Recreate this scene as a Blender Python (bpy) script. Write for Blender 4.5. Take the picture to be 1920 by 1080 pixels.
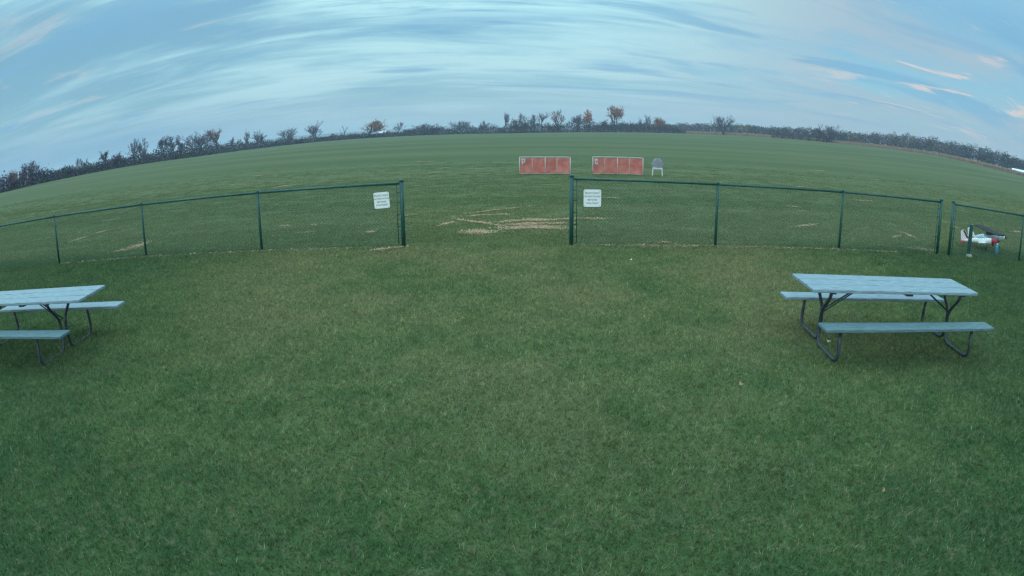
import bpy, math, random
import numpy as np
from mathutils import Vector, Matrix, Euler
R = math.radians
random.seed(7)
for o in list(bpy.data.objects):
    bpy.data.objects.remove(o, do_unlink=True)
scn = bpy.context.scene
C = scn.collection

# ------------------------------------------------------------------ camera
cam_d = bpy.data.cameras.new('camera')
cam = bpy.data.objects.new('camera', cam_d)
C.objects.link(cam)
scn.camera = cam
CAM_H = 2.292
cam_d.type = 'PANO'
cam_d.sensor_fit = 'HORIZONTAL'
cam_d.sensor_width = 36.0
cam_d.clip_start = 0.05
cam_d.clip_end = 20000
cc = cam_d
cc.panorama_type = 'FISHEYE_LENS_POLYNOMIAL'          # wide security-camera lens
cc.fisheye_fov = R(170)
cc.fisheye_polynomial_k0 = 0.0
cc.fisheye_polynomial_k1 = -0.046631719
cc.fisheye_polynomial_k2 = -8.763041e-05
cc.fisheye_polynomial_k3 = 2.8356429e-06
cc.fisheye_polynomial_k4 = -3.6461816e-07
PITCH, ROLL = 0.2620949, 0.0100759
cam.matrix_world = (Matrix.Translation((0, 0, CAM_H)) @ Matrix.Rotation(math.pi/2 - PITCH, 4, 'X')
                    @ Matrix.Rotation(-ROLL, 4, 'Z'))

# ------------------------------------------------------------------ sky, sun, exposure
SUN_EL, SUN_AZ = R(12.0), R(-150.0)       # low sun behind the camera, azimuth clockwise from +Y
scn.view_settings.view_transform = 'Standard'
scn.view_settings.look = 'None'
scn.view_settings.exposure = 0.6
scn.view_settings.gamma = 1.0
scn.view_settings.use_curve_mapping = False
scn.cycles.max_bounces = 6
scn.cycles.transparent_max_bounces = 8
scn.cycles.filter_width = 1.4
scn.cycles.use_denoising = True
scn.cycles.denoising_input_passes = 'RGB_ALBEDO_NORMAL'
scn.cycles.denoising_prefilter = 'NONE'     # keep the fine grain of turf and twigs

def NT(nt):
    """short helpers for one node tree"""
    N, L = nt.nodes, nt.links
    def setin(s, v):
        if v is None: return
        if hasattr(v, 'is_output') or isinstance(v, bpy.types.NodeSocket): L.new(v, s)
        elif isinstance(v, (tuple, list)) and len(v) == 3 and s.type == 'RGBA': s.default_value = (*v, 1)
        else: s.default_value = v
    def math_(op, a, b=None, c=None, clamp=False):
        n = N.new('ShaderNodeMath'); n.operation = op; n.use_clamp = clamp
        for i, v in enumerate((a, b, c)): setin(n.inputs[i], v)
        return n.outputs[0]
    def vmath(op, a, b=None):
        n = N.new('ShaderNodeVectorMath'); n.operation = op
        if op == 'LENGTH':
            setin(n.inputs[0], a); return n.outputs['Value']
        setin(n.inputs[0], a)
        if b is not None: setin(n.inputs[3] if op == 'SCALE' else n.inputs[1], b)
        return n.outputs[0]
    def mix(f, a, b, mode='MIX'):
        n = N.new('ShaderNodeMix'); n.data_type = 'RGBA'; n.blend_type = mode
        setin(n.inputs[0], f); setin(n.inputs[6], a); setin(n.inputs[7], b)
        return n.outputs[2]
    def noise(vec, scale, detail=4, rough=.55, dist=0.0, lac=2.0):
        n = N.new('ShaderNodeTexNoise')
        setin(n.inputs['Vector'], vec); n.inputs['Scale'].default_value = scale
        n.inputs['Detail'].default_value = detail; n.inputs['Roughness'].default_value = rough
        n.inputs['Distortion'].default_value = dist; n.inputs['Lacunarity'].default_value = lac
        return n.outputs[0]
    def ramp(v, lo, hi, a=0.0, b=1.0, smooth=True):
        n = N.new('ShaderNodeMapRange'); n.interpolation_type = 'SMOOTHSTEP' if smooth else 'LINEAR'
        setin(n.inputs[0], v)
        for i, q in enumerate((lo, hi, a, b)): n.inputs[i+1].default_value = q
        return n.outputs[0]
    def mapping(vec, loc=(0,0,0), rot=(0,0,0), scale=(1,1,1)):
        n = N.new('ShaderNodeMapping'); setin(n.inputs[0], vec)
        n.inputs[1].default_value = loc; n.inputs[2].default_value = rot; n.inputs[3].default_value = scale
        return n.outputs[0]
    def sep(v):
        n = N.new('ShaderNodeSeparateXYZ'); setin(n.inputs[0], v); return n.outputs
    def comb(x, y, z):
        n = N.new('ShaderNodeCombineXYZ')
        for i, v in enumerate((x, y, z)): setin(n.inputs[i], v)
        return n.outputs[0]
    class H: pass
    h = H()
    h.N, h.L, h.math, h.vmath, h.mix, h.noise, h.ramp, h.map, h.sep, h.comb = N, L, math_, vmath, mix, noise, ramp, mapping, sep, comb
    return h

world = bpy.data.worlds.new('World')
scn.world = world
world.use_nodes = True
def build_sky():
    nt = world.node_tree; nt.nodes.clear(); h = NT(nt)
    sky = h.N.new('ShaderNodeTexSky'); sky.sky_type = 'NISHITA'; sky.sun_disc = False
    sky.sun_elevation = SUN_EL; sky.sun_rotation = SUN_AZ
    sky.air_density = 1.0; sky.dust_density = 1.2; sky.ozone_density = 2.0
    d = h.N.new('ShaderNodeTexCoord').outputs['Generated']
    x, y, z = h.sep(d)
    zc = h.math('MAXIMUM', z, 0.0)
    inv = h.math('DIVIDE', 1.0, h.math('ADD', zc, 0.10))
    p = h.comb(h.math('MULTIPLY', x, inv), h.math('MULTIPLY', y, inv), 0.0)      # the cloud deck seen from below
    p = h.map(p, rot=(0, 0, R(-7)))
    wob = h.noise(h.map(p, loc=(.4, 2.0, 0), scale=(.16, .22, 1)), 1.0, 3, .5)
    pw = h.vmath('ADD', p, h.comb(0.0, h.math('MULTIPLY', h.math('SUBTRACT', wob, .5), 1.3), 0.0))
    sheet = h.noise(h.map(pw, loc=(3.1, 1.7, 0), scale=(.30, .62, 1)), 1.0, 6, .58, .3)
    band = h.noise(h.map(pw, loc=(8.3, 4.2, 0), scale=(.42, 1.55, 1)), 1.0, 8, .58, .8)
    fibre = h.noise(h.map(pw, loc=(1.3, 9.2, 0), scale=(.9, 7.0, 1)), 1.0, 7, .7, .6)
    dens = h.math('ADD', h.math('MULTIPLY', sheet, .52), h.math('ADD', h.math('MULTIPLY', band, .40), h.math('MULTIPLY', fibre, .10)))
    cl = h.ramp(dens, .43, .60)
    # clear sky between the clouds: the Nishita sky, tinted by the camera's cool white balance
    clear = h.mix(1.0, sky.outputs[0], SKY_TINT, 'MULTIPLY')
    clear = h.mix(.7, clear, h.mix(h.ramp(z, .2, .75), CLEAR, CLEAR_ZENITH))
    # cloud: pale cyan, greyer low down, brighter towards the zenith, greyer lilac away to the right
    ccol = h.mix(h.ramp(z, .03, .24), CLOUD_LOW, CLOUD_HIGH)
    ccol = h.mix(h.ramp(z, .24, .7), ccol, CLOUD_ZENITH)
    ccol = h.mix(h.math('MULTIPLY', h.ramp(x, .05, .6), .9), ccol, CLOUD_LILAC)
    col = h.mix(h.math('MULTIPLY', cl, h.ramp(x, -.75, -.3, .55, .88)), clear, ccol)
    # darker blue-grey bands in front of the pale sheet
    dk = h.noise(h.map(pw, loc=(5.5, 2.2, 0), scale=(.42, 1.35, 1)), 1.0, 8, .56, .9)
    dkm = h.math('MULTIPLY', h.ramp(dk, .50, .64), .72)
    col = h.mix(dkm, col, h.mix(h.ramp(z, .2, .75), BAND, CLEAR_ZENITH))
    # the thin bright sheet high up ahead
    br = h.math('MULTIPLY', h.ramp(h.math('ABSOLUTE', h.math('ADD', x, .06)), .10, .42, 1, 0), h.ramp(z, .165, .25))
    brm = h.math('MULTIPLY', br, h.ramp(h.math('ADD', band, h.math('MULTIPLY', fibre, .5)), .60, .85))
    col = h.mix(brm, col, BRIGHT)
    # a few sun-caught cream streaks
    cr = h.noise(h.map(pw, loc=(2.6, 6.1, 0), scale=(.85, 2.4, 1)), 1.0, 7, .62, .8)
    crm = h.math('MULTIPLY', h.ramp(cr, .55, .66), h.math('ADD', h.ramp(x, .38, .62), h.math('MULTIPLY', h.ramp(x, -.15, -.5), .6)))
    col = h.mix(h.math('MULTIPLY', crm, h.ramp(x, -.2, .3, .45, .95)), col, CREAM)
    # air near the horizon
    hz = h.ramp(z, .0, .10, 1.0, 0.0)
    col = h.mix(h.math('MULTIPLY', hz, .9), col, h.mix(h.ramp(x, .1, .6), h.mix(h.ramp(x, -.7, -.1), HORIZ_LEFT, HORIZ), HORIZ_RIGHT))
    bg = h.N.new('ShaderNodeBackground'); h.L.new(col, bg.inputs[0]); bg.inputs[1].default_value = 0.1
    out = h.N.new('ShaderNodeOutputWorld'); h.L.new(bg.outputs[0], out.inputs[0])
SKY_TINT = (.8,1.0,1.05)
CLEAR_ZENITH = (9.5, 15.5, 17.5)
CLEAR = (1.5, 3.2, 4.4)
CLOUD_LOW = (3.3, 4.95, 5.5)
CLOUD_HIGH = (3.8, 6.3, 6.4)
CLOUD_ZENITH = (16.0, 23.0, 24.0)
CLOUD_LILAC = (2.6, 3.3, 4.0)
BAND = (1.4, 3.05, 4.5)
BRIGHT = (5.2, 8.3, 8.0)
CREAM = (4.6, 4.3, 4.3)
HORIZ_LEFT = (1.5, 2.9, 4.3)
HORIZ = (2.6, 4.0, 4.75)
HORIZ_RIGHT = (2.5, 3.35, 4.1)
build_sky()

sun_d = bpy.data.lights.new('sun', 'SUN')
sun_d.energy = 0.5; sun_d.angle = R(40); sun_d.color = (1.0, .92, .84)
sun = bpy.data.objects.new('sun', sun_d); C.objects.link(sun)
sv = Vector((math.sin(SUN_AZ)*math.cos(SUN_EL), math.cos(SUN_AZ)*math.cos(SUN_EL), math.sin(SUN_EL)))
sun.rotation_euler = sv.to_track_quat('Z', 'Y').to_euler()
sun.location = (0, -5, 12)

# ------------------------------------------------------------------ materials
def mat(name, col, rough=.7, var=.15, scale=6.0, metal=0.0, spec=.4, col2=None, bump=0.0, coords='Object', stretch=(1,1,1)):
    m = bpy.data.materials.new(name); m.use_nodes = True
    nt = m.node_tree; h = NT(nt); b = nt.nodes['Principled BSDF']
    tc = h.N.new('ShaderNodeTexCoord').outputs[coords]
    n = h.noise(h.map(tc, scale=stretch), scale, 5, .6)
    c2 = col2 or tuple(min(1, c*(1+var*2)) for c in col)
    c1 = tuple(c*(1-var) for c in col)
    f = h.ramp(n, .3, .7)
    h.L.new(h.mix(f, c1, c2), b.inputs['Base Color'])
    b.inputs['Roughness'].default_value = rough; b.inputs['Metallic'].default_value = metal
    b.inputs['Specular IOR Level'].default_value = spec
    if bump:
        bp = h.N.new('ShaderNodeBump'); bp.inputs['Strength'].default_value = bump; bp.inputs['Distance'].default_value = .005
        h.L.new(n, bp.inputs['Height']); h.L.new(bp.outputs[0], b.inputs['Normal'])
    return m

def grass_colour(h, pos):
    """turf colour by place, lens darkening mixed in: mown lawn this side of the fence, rougher field with mown strips beyond"""
    big = h.noise(pos, .35, 3, .6)
    mid = h.noise(pos, 1.7, 5, .65)
    fine = h.noise(pos, 9.0, 3, .6)
    lawn = h.mix(h.ramp(mid, .32, .68), (.078, .132, .050), (.152, .186, .080))
    lawn = h.mix(h.math('MULTIPLY', h.ramp(big, .42, .62), .75), lawn, (.205, .195, .100))
    green_vignette = h.ramp(h.math('ADD', h.vmath('LENGTH', h.vmath('MULTIPLY', h.vmath('SUBTRACT', pos, (.3, 10.5, 0)), (.17, .16, 0))), h.math('MULTIPLY', big, .9)), 1.1, 2.0)
    lawn = h.mix(h.math('MULTIPLY', green_vignette, .88), lawn, h.mix(h.ramp(mid, .3, .7), (.018, .072, .024), (.048, .110, .038)))  # greener turf near and aside, with lens corner darkening put into its colour
    lawn = h.mix(h.math('MULTIPLY', h.ramp(fine, .5, .72), .5), lawn, (.19, .18, .11))
    x, y, z = h.sep(pos)
    st = h.map(pos, rot=(0, 0, R(2.0)), scale=(.012, .11, 1))
    s1 = h.noise(st, 1.0, 6, .62)
    s2 = h.noise(h.map(pos, rot=(0, 0, R(2.0)), scale=(.05, .9, 1)), 1.0, 5, .6)
    field = h.mix(h.ramp(s1, .35, .65), (.076, .108, .048), (.118, .138, .068))
    field = h.mix(h.math('MULTIPLY', h.ramp(s2, .5, .75), .5), field, (.16, .165, .10))
    # two paler mown lines and a darker one across the far field
    ys = h.math('ADD', y, h.math('MULTIPLY', x, -.02))
    def line(c, w, k, col, f):
        m = h.math('MULTIPLY', h.ramp(h.math('ABSOLUTE', h.math('SUBTRACT', ys, c)), w*.4, w, 1, 0), k)
        return h.mix(m, f, col)
    field = line(90, 3.0, .42, (.17, .175, .10), field)
    field = line(108, 9, .2, (.05, .085, .04), field)
    field = line(122, 4, .3, (.14, .15, .09), field)
    field = line(150, 12, .22, (.055, .09, .045), field)
    field = line(190, 22, .28, (.14, .145, .09), field)
    field = h.vmath('SCALE', field, h.ramp(y, 14, 48, 1.28, 1.0))     # brightness added to the field colour near the fence, offsetting the blades' darkening
    fm = h.ramp(y, 11.2, 13.0)
    return h.mix(fm, lawn, field)

def ground_mat():
    m = bpy.data.materials.new('turf_ground'); m.use_nodes = True
    h = NT(m.node_tree); b = m.node_tree.nodes['Principled BSDF']
    pos = h.N.new('ShaderNodeNewGeometry').outputs['Position']
    y_ = h.sep(pos)[1]
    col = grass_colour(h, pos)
    tiny = h.noise(pos, 38.0, 4, .7)
    col = h.mix(h.math('MULTIPLY', h.ramp(tiny, .35, .65, 1, 0), h.ramp(y_, 12, 45, .55, .30)), col, (.024, .036, .016))
    h.L.new(col, b.inputs['Base Color']); b.inputs['Roughness'].default_value = .95
    b.inputs['Specular IOR Level'].default_value = .1
    bp = h.N.new('ShaderNodeBump'); bp.inputs['Strength'].default_value = .5; bp.inputs['Distance'].default_value = .02
    h.L.new(tiny, bp.inputs['Height']); h.L.new(bp.outputs[0], b.inputs['Normal'])
    return m

def blade_mat():
    m = bpy.data.materials.new('grass_blade'); m.use_nodes = True
    h = NT(m.node_tree); b = m.node_tree.nodes['Principled BSDF']
    g = h.N.new('ShaderNodeNewGeometry'); pos = g.outputs['Position']
    rnd = g.outputs['Random Per Island']
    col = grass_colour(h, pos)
    col = h.mix(h.ramp(rnd, 0, 1, 0, 1, False), h.mix(1.0, col, (.62, .64, .55), 'MULTIPLY'), h.mix(1.0, col, (2.0, 1.85, 1.9), 'MULTIPLY'))
    col = h.mix(h.math('MULTIPLY', h.math('GREATER_THAN', rnd, .90), .75), col, (.30, .27, .20))
    at = h.N.new('ShaderNodeAttribute'); at.attribute_name = 'tone'
    col = h.mix(1.0, col, at.outputs['Color'], 'MULTIPLY')
    h.L.new(col, b.inputs['Base Color']); b.inputs['Roughness'].default_value = .5
    b.inputs['Specular IOR Level'].default_value = .35
    t = h.N.new('ShaderNodeBsdfTranslucent'); h.L.new(h.mix(1.0, col, (1.15, 1.2, .8), 'MULTIPLY'), t.inputs[0])
    ms = h.N.new('ShaderNodeMixShader'); ms.inputs[0].default_value = .35
    h.L.new(b.outputs[0], ms.inputs[1]); h.L.new(t.outputs[0], ms.inputs[2])
    h.L.new(ms.outputs[0], m.node_tree.nodes['Material Output'].inputs['Surface'])
    return m

def attr_mat(name, rough=.85, jitter=.3):
    """colour per face stored on the mesh (kinds of bark and leaf)"""
    m = bpy.data.materials.new(name); m.use_nodes = True
    h = NT(m.node_tree); b = m.node_tree.nodes['Principled BSDF']
    a = h.N.new('ShaderNodeAttribute'); a.attribute_name = 'col'
    r = h.N.new('ShaderNodeNewGeometry').outputs['Random Per Island']
    v = h.ramp(r, 0, 1, 1-jitter, 1+jitter, False)
    h.L.new(h.vmath('SCALE', a.outputs['Color'], v), b.inputs['Base Color'])
    b.inputs['Roughness'].default_value = rough; b.inputs['Specular IOR Level'].default_value = .2
    return m

M = {}
M['ground'] = ground_mat()
M['blade'] = blade_mat()
M['plant'] = attr_mat('twigs_and_leaves', jitter=.18)
M['green_vinyl'] = mat('green_vinyl', (.010, .066, .060), .42, .2, 8, spec=.5)
M['wire'] = mat('green_wire', (.014, .078, .072), .45, .2, 8)
M['straw'] = attr_mat('dry_straw', .95, .35)
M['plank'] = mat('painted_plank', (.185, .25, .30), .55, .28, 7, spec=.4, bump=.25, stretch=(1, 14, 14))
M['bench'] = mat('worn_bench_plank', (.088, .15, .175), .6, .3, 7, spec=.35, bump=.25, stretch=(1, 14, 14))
M['frame'] = mat('dark_steel', (.042, .052, .070), .45, .3, 14, metal=.3)
M['pvc'] = mat('white_pvc', (.52, .52, .52), .4, .06, 5)
M['mesh_red'] = mat('red_mesh_cloth', (.58, .145, .125), .85, .2, 3, col2=(.56, .22, .19))
M['sign'] = mat('sign_face', (.80, .82, .84), .35, .03, 4)
M['ink'] = mat('sign_ink', (.10, .13, .17), .6, .05, 4)
M['sign_edge'] = mat('sign_back', (.05, .05, .06), .6, .05, 4)
M['chair_white'] = mat('white_plastic', (.55, .56, .58), .4, .06, 5)
M['chair_grey'] = mat('grey_plastic', (.27, .28, .35), .6, .1, 8)
M['concrete'] = mat('concrete', (.28, .275, .265), .9, .2, 12, bump=.5)
M['white_film'] = mat('white_covering', (.80, .80, .82), .35, .04, 5)
M['red_film'] = mat('red_covering', (.52, .012, .06), .4, .08, 5)
M['maroon_film'] = mat('maroon_covering', (.16, .012, .03), .35, .1, 5)
M['silver_film'] = mat('silver_covering', (.46, .48, .56), .35, .15, 9, metal=.3)
M['dark_film'] = mat('dark_covering', (.016, .008, .014), .75, .25, 6)
M['navy'] = mat('navy_covering', (.02, .04, .14), .4, .1, 6)
M['black'] = mat('black_rubber', (.02, .02, .022), .6, .15, 9)
M['canopy'] = mat('canopy_plastic', (.30, .42, .50), .12, .1, 4, spec=.6)
M['blue_jug'] = mat('pale_blue_plastic', (.045, .24, .36), .35, .15, 8)
M['roof'] = mat('white_sheet_roof', (.70, .72, .74), .45, .08, .3)
M['wall'] = mat('pale_siding', (.45, .45, .43), .7, .1, .5)
M['dark_glass'] = mat('dark_opening', (.03, .035, .04), .3, .1, 3)
M['hill'] = mat('far_hills', (.05, .07, .05), .95, .3, .01)
M['paper'] = mat('white_paper', (.52, .52, .51), .7, .04, 20)
M['leaf'] = mat('dry_leaf', (.30, .17, .09), .8, .25, 40)

# ------------------------------------------------------------------ mesh helper
class MB:
    def __init__(s): s.v, s.f, s.c, s.mi, s.sm = [], [], [], [], []
    def face(s, idx, col=None, mi=0, smooth=False): s.f.append(idx); s.c.append(col); s.mi.append(mi); s.sm.append(smooth)
    def poly(s, pts, col=None, mi=0, smooth=False):
        n = len(s.v); s.v.extend(pts); s.face(tuple(range(n, n+len(pts))), col, mi, smooth)
    def box(s, c, d, rot=None, mi=0, col=None, bev=0.0):
        hx, hy, hz = d[0]/2, d[1]/2, d[2]/2
        b = min(bev, hx*.9, hy*.9, hz*.9)
        m = Euler(rot).to_matrix() if rot is not None else Matrix.Identity(3)
        c = Vector(c)
        if b <= 0:
            n = len(s.v)
            for sx in (-1, 1):
                for sy in (-1, 1):
                    for sz in (-1, 1): s.v.append(tuple(c + m @ Vector((sx*hx, sy*hy, sz*hz))))
            for q in ((0,1,3,2), (4,6,7,5), (0,4,5,1), (2,3,7,6), (0,2,6,4), (1,5,7,3)): s.face(tuple(n+i for i in q), col, mi)
            return
        # box with chamfered top and bottom rims, as a loft of three-dimensional outlines
        rings = []
        for z, i in ((-hz, b), (-hz+b, 0), (hz-b, 0), (hz, b)):
            x, y = hx-i, hy-i; k = b*.7
            o = [(x-k,-y), (x,-y+k), (x,y-k), (x-k,y), (-x+k,y), (-x,y-k), (-x,-y+k), (-x+k,-y)]
            rings.append([tuple(c + m @ Vector((px, py, z))) for px, py in o])
        s.loft(rings, col, mi, False)
    def loft(s, rings, col=None, mi=0, smooth=True, caps=True):
        n0 = len(s.v); k = len(rings[0])
        for r in rings: s.v.extend(tuple(p) for p in r)
        for i in range(len(rings)-1):
            for j in range(k):
                a = n0+i*k+j; b = n0+i*k+(j+1) % k
                s.face((a, b, b+k, a+k), col, mi, smooth)
        if caps:
            s.face(tuple(n0+j for j in reversed(range(k))), col, mi)
            s.face(tuple(n0+(len(rings)-1)*k+j for j in range(k)), col, mi)
    def tube(s, pts, rad, n=6, col=None, mi=0, smooth=True, caps=True):
        pts = [Vector(p) for p in pts]
        rads = rad if isinstance(rad, (list, tuple)) else [rad]*len(pts)
        rings = []; up = None
        for i, p in enumerate(pts):
            t = (pts[min(i+1, len(pts)-1)] - pts[max(i-1, 0)]).normalized()
            if up is None:
                a = Vector((0, 0, 1)) if abs(t.z) < .9 else Vector((1, 0, 0))
                up = t.cross(a).normalized()
            up = (up - t*up.dot(t)).normalized()
            w = t.cross(up)
            rings.append([p + (up*math.cos(2*math.pi*j/n) + w*math.sin(2*math.pi*j/n))*rads[i] for j in range(n)])
        s.loft(rings, col, mi, smooth, caps)
    def build(s, name, m, parent=None, loc=None, rotz=0.0):
        me = bpy.data.meshes.new(name)
        me.from_pydata([tuple(v) for v in s.v], [], s.f)
        ms = m if isinstance(m, (list, tuple)) else [m]
        for q in ms: me.materials.append(q)
        me.polygons.foreach_set('material_index', s.mi)
        me.polygons.foreach_set('use_smooth', s.sm)
        if any(c is not None for c in s.c):
            at = me.attributes.new('col', 'FLOAT_COLOR', 'FACE')
            flat = []
            for c in s.c:
                c = c or (.1, .1, .1); flat.extend((*c, 1.0))
            at.data.foreach_set('color', flat)
        me.update()
        o = bpy.data.objects.new(name, me); C.objects.link(o)
        if parent: o.parent = parent
        if loc is not None: o.location = loc
        if rotz: o.rotation_euler.z = rotz
        return o

def thing(name, label, cat, loc=(0,0,0), rotz=0.0, group=None):
    o = bpy.data.objects.new(name, None); C.objects.link(o)
    o.empty_display_size = .1
    o.location = loc; o.rotation_euler.z = rotz
    o['label'] = label; o['category'] = cat
    if group: o['group'] = group
    return o
def tag(o, label=None, cat=None, group=None, kind=None):
    if label: o['label'] = label
    if cat: o['category'] = cat
    if group: o['group'] = group
    if kind: o['kind'] = kind
    return o
def arc_pts(pts, r=.08, n=4):
    """round the corners of a polyline"""
    pts = [Vector(p) for p in pts]; out = [pts[0]]
    for i in range(1, len(pts)-1):
        a, b, c = pts[i-1], pts[i], pts[i+1]
        r1 = min(r, (a-b).length*.49); r2 = min(r, (c-b).length*.49)
        p, q = b+(a-b).normalized()*r1, b+(c-b).normalized()*r2
        for k in range(n+1):
            t = k/n; out.append(p*(1-t)**2 + b*2*t*(1-t) + q*t*t)
    out.append(pts[-1]); return out
def lerp_tab(tab, x, k):
    if x <= tab[0][0]: return tab[0][k]
    for a, b in zip(tab, tab[1:]):
        if x <= b[0]: return a[k] + (b[k]-a[k])*(x-a[0])/(b[0]-a[0])
    return tab[-1][k]
def sstep(a, b, x):
    t = max(0, min(1, (x-a)/(b-a))); return t*t*(3-2*t)

# ------------------------------------------------------------------ the ground
# far edge of the mown field: azimuth, distance, height
EDGE = [(-85,120,0), (-65,135,.05), (-50.6,160,.1), (-43.6,185,.04), (-36.9,215,.05), (-30.5,250,-.35), (-24.2,310,-.39), (-18,370,0), (-11.9,390,.1), (-5.9,375,.15), (.1,375,0),
        (7.2,380,.8), (14.2,380,1.83), (23.4,350,3.01), (30.7,330,3.23), (35.5,310,3.6), (41.6,290,3.44), (46.7,270,2.33), (50.7,255,1.4), (65,230,.5), (85,220,0)]
def edge_d(az): return lerp_tab(EDGE, az, 1)
def edge_z(az): return lerp_tab(EDGE, az, 2)
def ground_z(x, y):
    d = math.hypot(x, y); az = math.degrees(math.atan2(x, y))
    return edge_z(az)*sstep(70, edge_d(az), d)*(1 if abs(az) < 85 else 0)
def polar(az, d, dz=0.0):
    x, y = d*math.sin(R(az)), d*math.cos(R(az)); return (x, y, ground_z(x, y)+dz)
def build_ground():
    g = MB()
    rings = [.0, 15, 40, 70, 85, 100, 120, 140, 160, 180, 200, 220, 240, 260, 280, 300, 320, 340, 360, 380, 400, 450, 600, 900, 1500, 3400]
    na = 180
    g.v.append((0, 0, 0))
    for r in rings[1:]:
        for i in range(na): g.v.append(polar(i*360/na-180, r))
    for i in range(na):
        g.face((0, 1+(i+1) % na, 1+i), smooth=True)
    for k in range(len(rings)-2):
        for i in range(na):
            a = 1+k*na+i; b = 1+k*na+(i+1) % na
            g.face((a, b, b+na, a+na), smooth=True)
    o = g.build('ground', M['ground']); o['kind'] = 'structure'
    # the rings above run clockwise: make every normal point up
    me = o.data
    if me.polygons[0].normal.z < 0 or me.polygons[300].normal.z < 0: me.flip_normals()
    return o
build_ground()

def build_hills():
    T = [(-75,10), (-60,13), (-45,15), (-28.3,14), (-24.1,17.2), (-20,18.7), (-15.9,21), (-13.4,18.1), (-11.9,20.3), (-9.4,18.8), (-6.1,24.1), (-2.8,17.3), (.2,10.1), (4,7), (30,6), (60,8)]
    g = MB(); rnd = random.Random(4); n = 0
    az = -75.0; rows = []
    while az <= 60:
        h = lerp_tab(T, az, 1) + rnd.uniform(-.8, .8)
        rows.append([polar(az, 2500, -.5), polar(az, 2650, h*.6), polar(az, 2800, h), polar(az, 3100, h*.5), polar(az, 3300, -.5)])
        az += .35
    for r in rows: g.v.extend(r)
    for i in range(len(rows)-1):
        for k in range(4):
            a = i*5+k; g.face((a, a+1, a+6, a+5), smooth=True)
    o = g.build('hills', M['hill']); o['kind'] = 'structure'
build_hills()

# ------------------------------------------------------------------ grass
def blade_tile(n, hmin, hmax, w, seed, clump=0):
    rnd = random.Random(seed); nr = np.random.default_rng(seed)
    # tussocks: blades of one tussock lean the same way, reach the same height and share one leaf tone
    nt = 110 if clump else 2200
    tp = nr.uniform(-.6, .6, (nt, 2)); ta = nr.uniform(0, 6.283, nt); th = nr.uniform(.5, 1.35, nt)
    tone = np.where(nr.random(nt) < .14, nr.uniform(1.3, 1.75, nt), nr.uniform(.62, 1.25, nt))
    p = nr.normal(0, clump, (n, 2)) if clump else nr.uniform(-.5, .5, (n, 2))
    own = np.array([int(np.argmin(((tp-q)**2).sum(1))) for q in p])
    v, f, col = [], [], []
    for i in range(n):
        x, y = p[i]; k = own[i]
        a = rnd.uniform(0, 6.283); hgt = rnd.uniform(hmin, hmax)*th[k]; ln = rnd.uniform(.25, 1.25)*hgt
        b = ta[k]+rnd.gauss(0, .8)
        dx, dy = math.cos(a)*w/2, math.sin(a)*w/2
        ex, ey = math.cos(b)*ln, math.sin(b)*ln
        m = len(v); v += [(x-dx, y-dy, -.004), (x+dx, y+dy, -.004), (x+ex, y+ey, hgt)]; f.append((m, m+1, m+2))
        col += [tone[k], tone[k], tone[k], 1.0]
    me = bpy.data.meshes.new('grass_tile'); me.from_pydata(v, [], f); me.materials.append(M['blade'])
    at = me.attributes.new('tone', 'FLOAT_COLOR', 'FACE'); at.data.foreach_set('color', col)
    return bpy.data.objects.new('grass_tile', me)
def grass_field(name, cells, sources):
    src = bpy.data.collections.new(name + '_source')
    for s in sources: src.objects.link(s)
    me = bpy.data.meshes.new(name)
    me.from_pydata([(c[0], c[1], 0) for c in cells], [], [])
    at = me.attributes.new('turn', 'FLOAT_VECTOR', 'POINT')
    rnd = random.Random(11)
    at.data.foreach_set('vector', [q for c in cells for q in (0, 0, rnd.randrange(4)*math.pi/2)])
    o = bpy.data.objects.new(name, me); C.objects.link(o); o['kind'] = 'stuff'
    ng = bpy.data.node_groups.new(name, 'GeometryNodeTree')
    ng.interface.new_socket('Geometry', in_out='INPUT', socket_type='NodeSocketGeometry')
    ng.interface.new_socket('Geometry', in_out='OUTPUT', socket_type='NodeSocketGeometry')
    N, L = ng.nodes, ng.links
    gi, go = N.new('NodeGroupInput'), N.new('NodeGroupOutput')
    ci = N.new('GeometryNodeCollectionInfo'); ci.inputs[0].default_value = src
    ci.inputs['Separate Children'].default_value = True; ci.inputs['Reset Children'].default_value = True
    ip = N.new('GeometryNodeInstanceOnPoints'); ip.inputs['Pick Instance'].default_value = True
    na = N.new('GeometryNodeInputNamedAttribute'); na.data_type = 'FLOAT_VECTOR'; na.inputs[0].default_value = 'turn'
    m2p = N.new('GeometryNodeMeshToPoints')
    L.new(gi.outputs[0], m2p.inputs[0]); L.new(m2p.outputs[0], ip.inputs[0]); L.new(ci.outputs[0], ip.inputs['Instance'])
    L.new(na.outputs[0], ip.inputs['Rotation']); L.new(ip.outputs[0], go.inputs[0])
    md = o.modifiers.new('grass', 'NODES'); md.node_group = ng
    return o
near_cells, far_cells = [], []
cell_rnd = random.Random(3)
for j in range(-1, 12):
    y = j + .5
    hw = 1.12*max(y, 0) + 4
    for i in range(-46, 46):
        x = i + .5
        if abs(x) > hw: continue
        if y < 12: near_cells.append((x, y))
for _ in range(60000):
    y = 12 + 40*cell_rnd.random()
    if cell_rnd.random() > (1-(y-12)/40)**2: continue
    x = cell_rnd.uniform(-1, 1)*(1.12*y+4)
    far_cells.append((x, y))
tag(grass_field('lawn_grass', near_cells, [blade_tile(6000, .014, .044, .0065, s) for s in (1, 2, 3)]), 'short mown lawn grass around the picnic tables')
tag(grass_field('field_grass', far_cells, [blade_tile(150, .010, .032, .011, s, .17) for s in (4, 5, 6)]), 'short field grass beyond the chain link fence')

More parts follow.
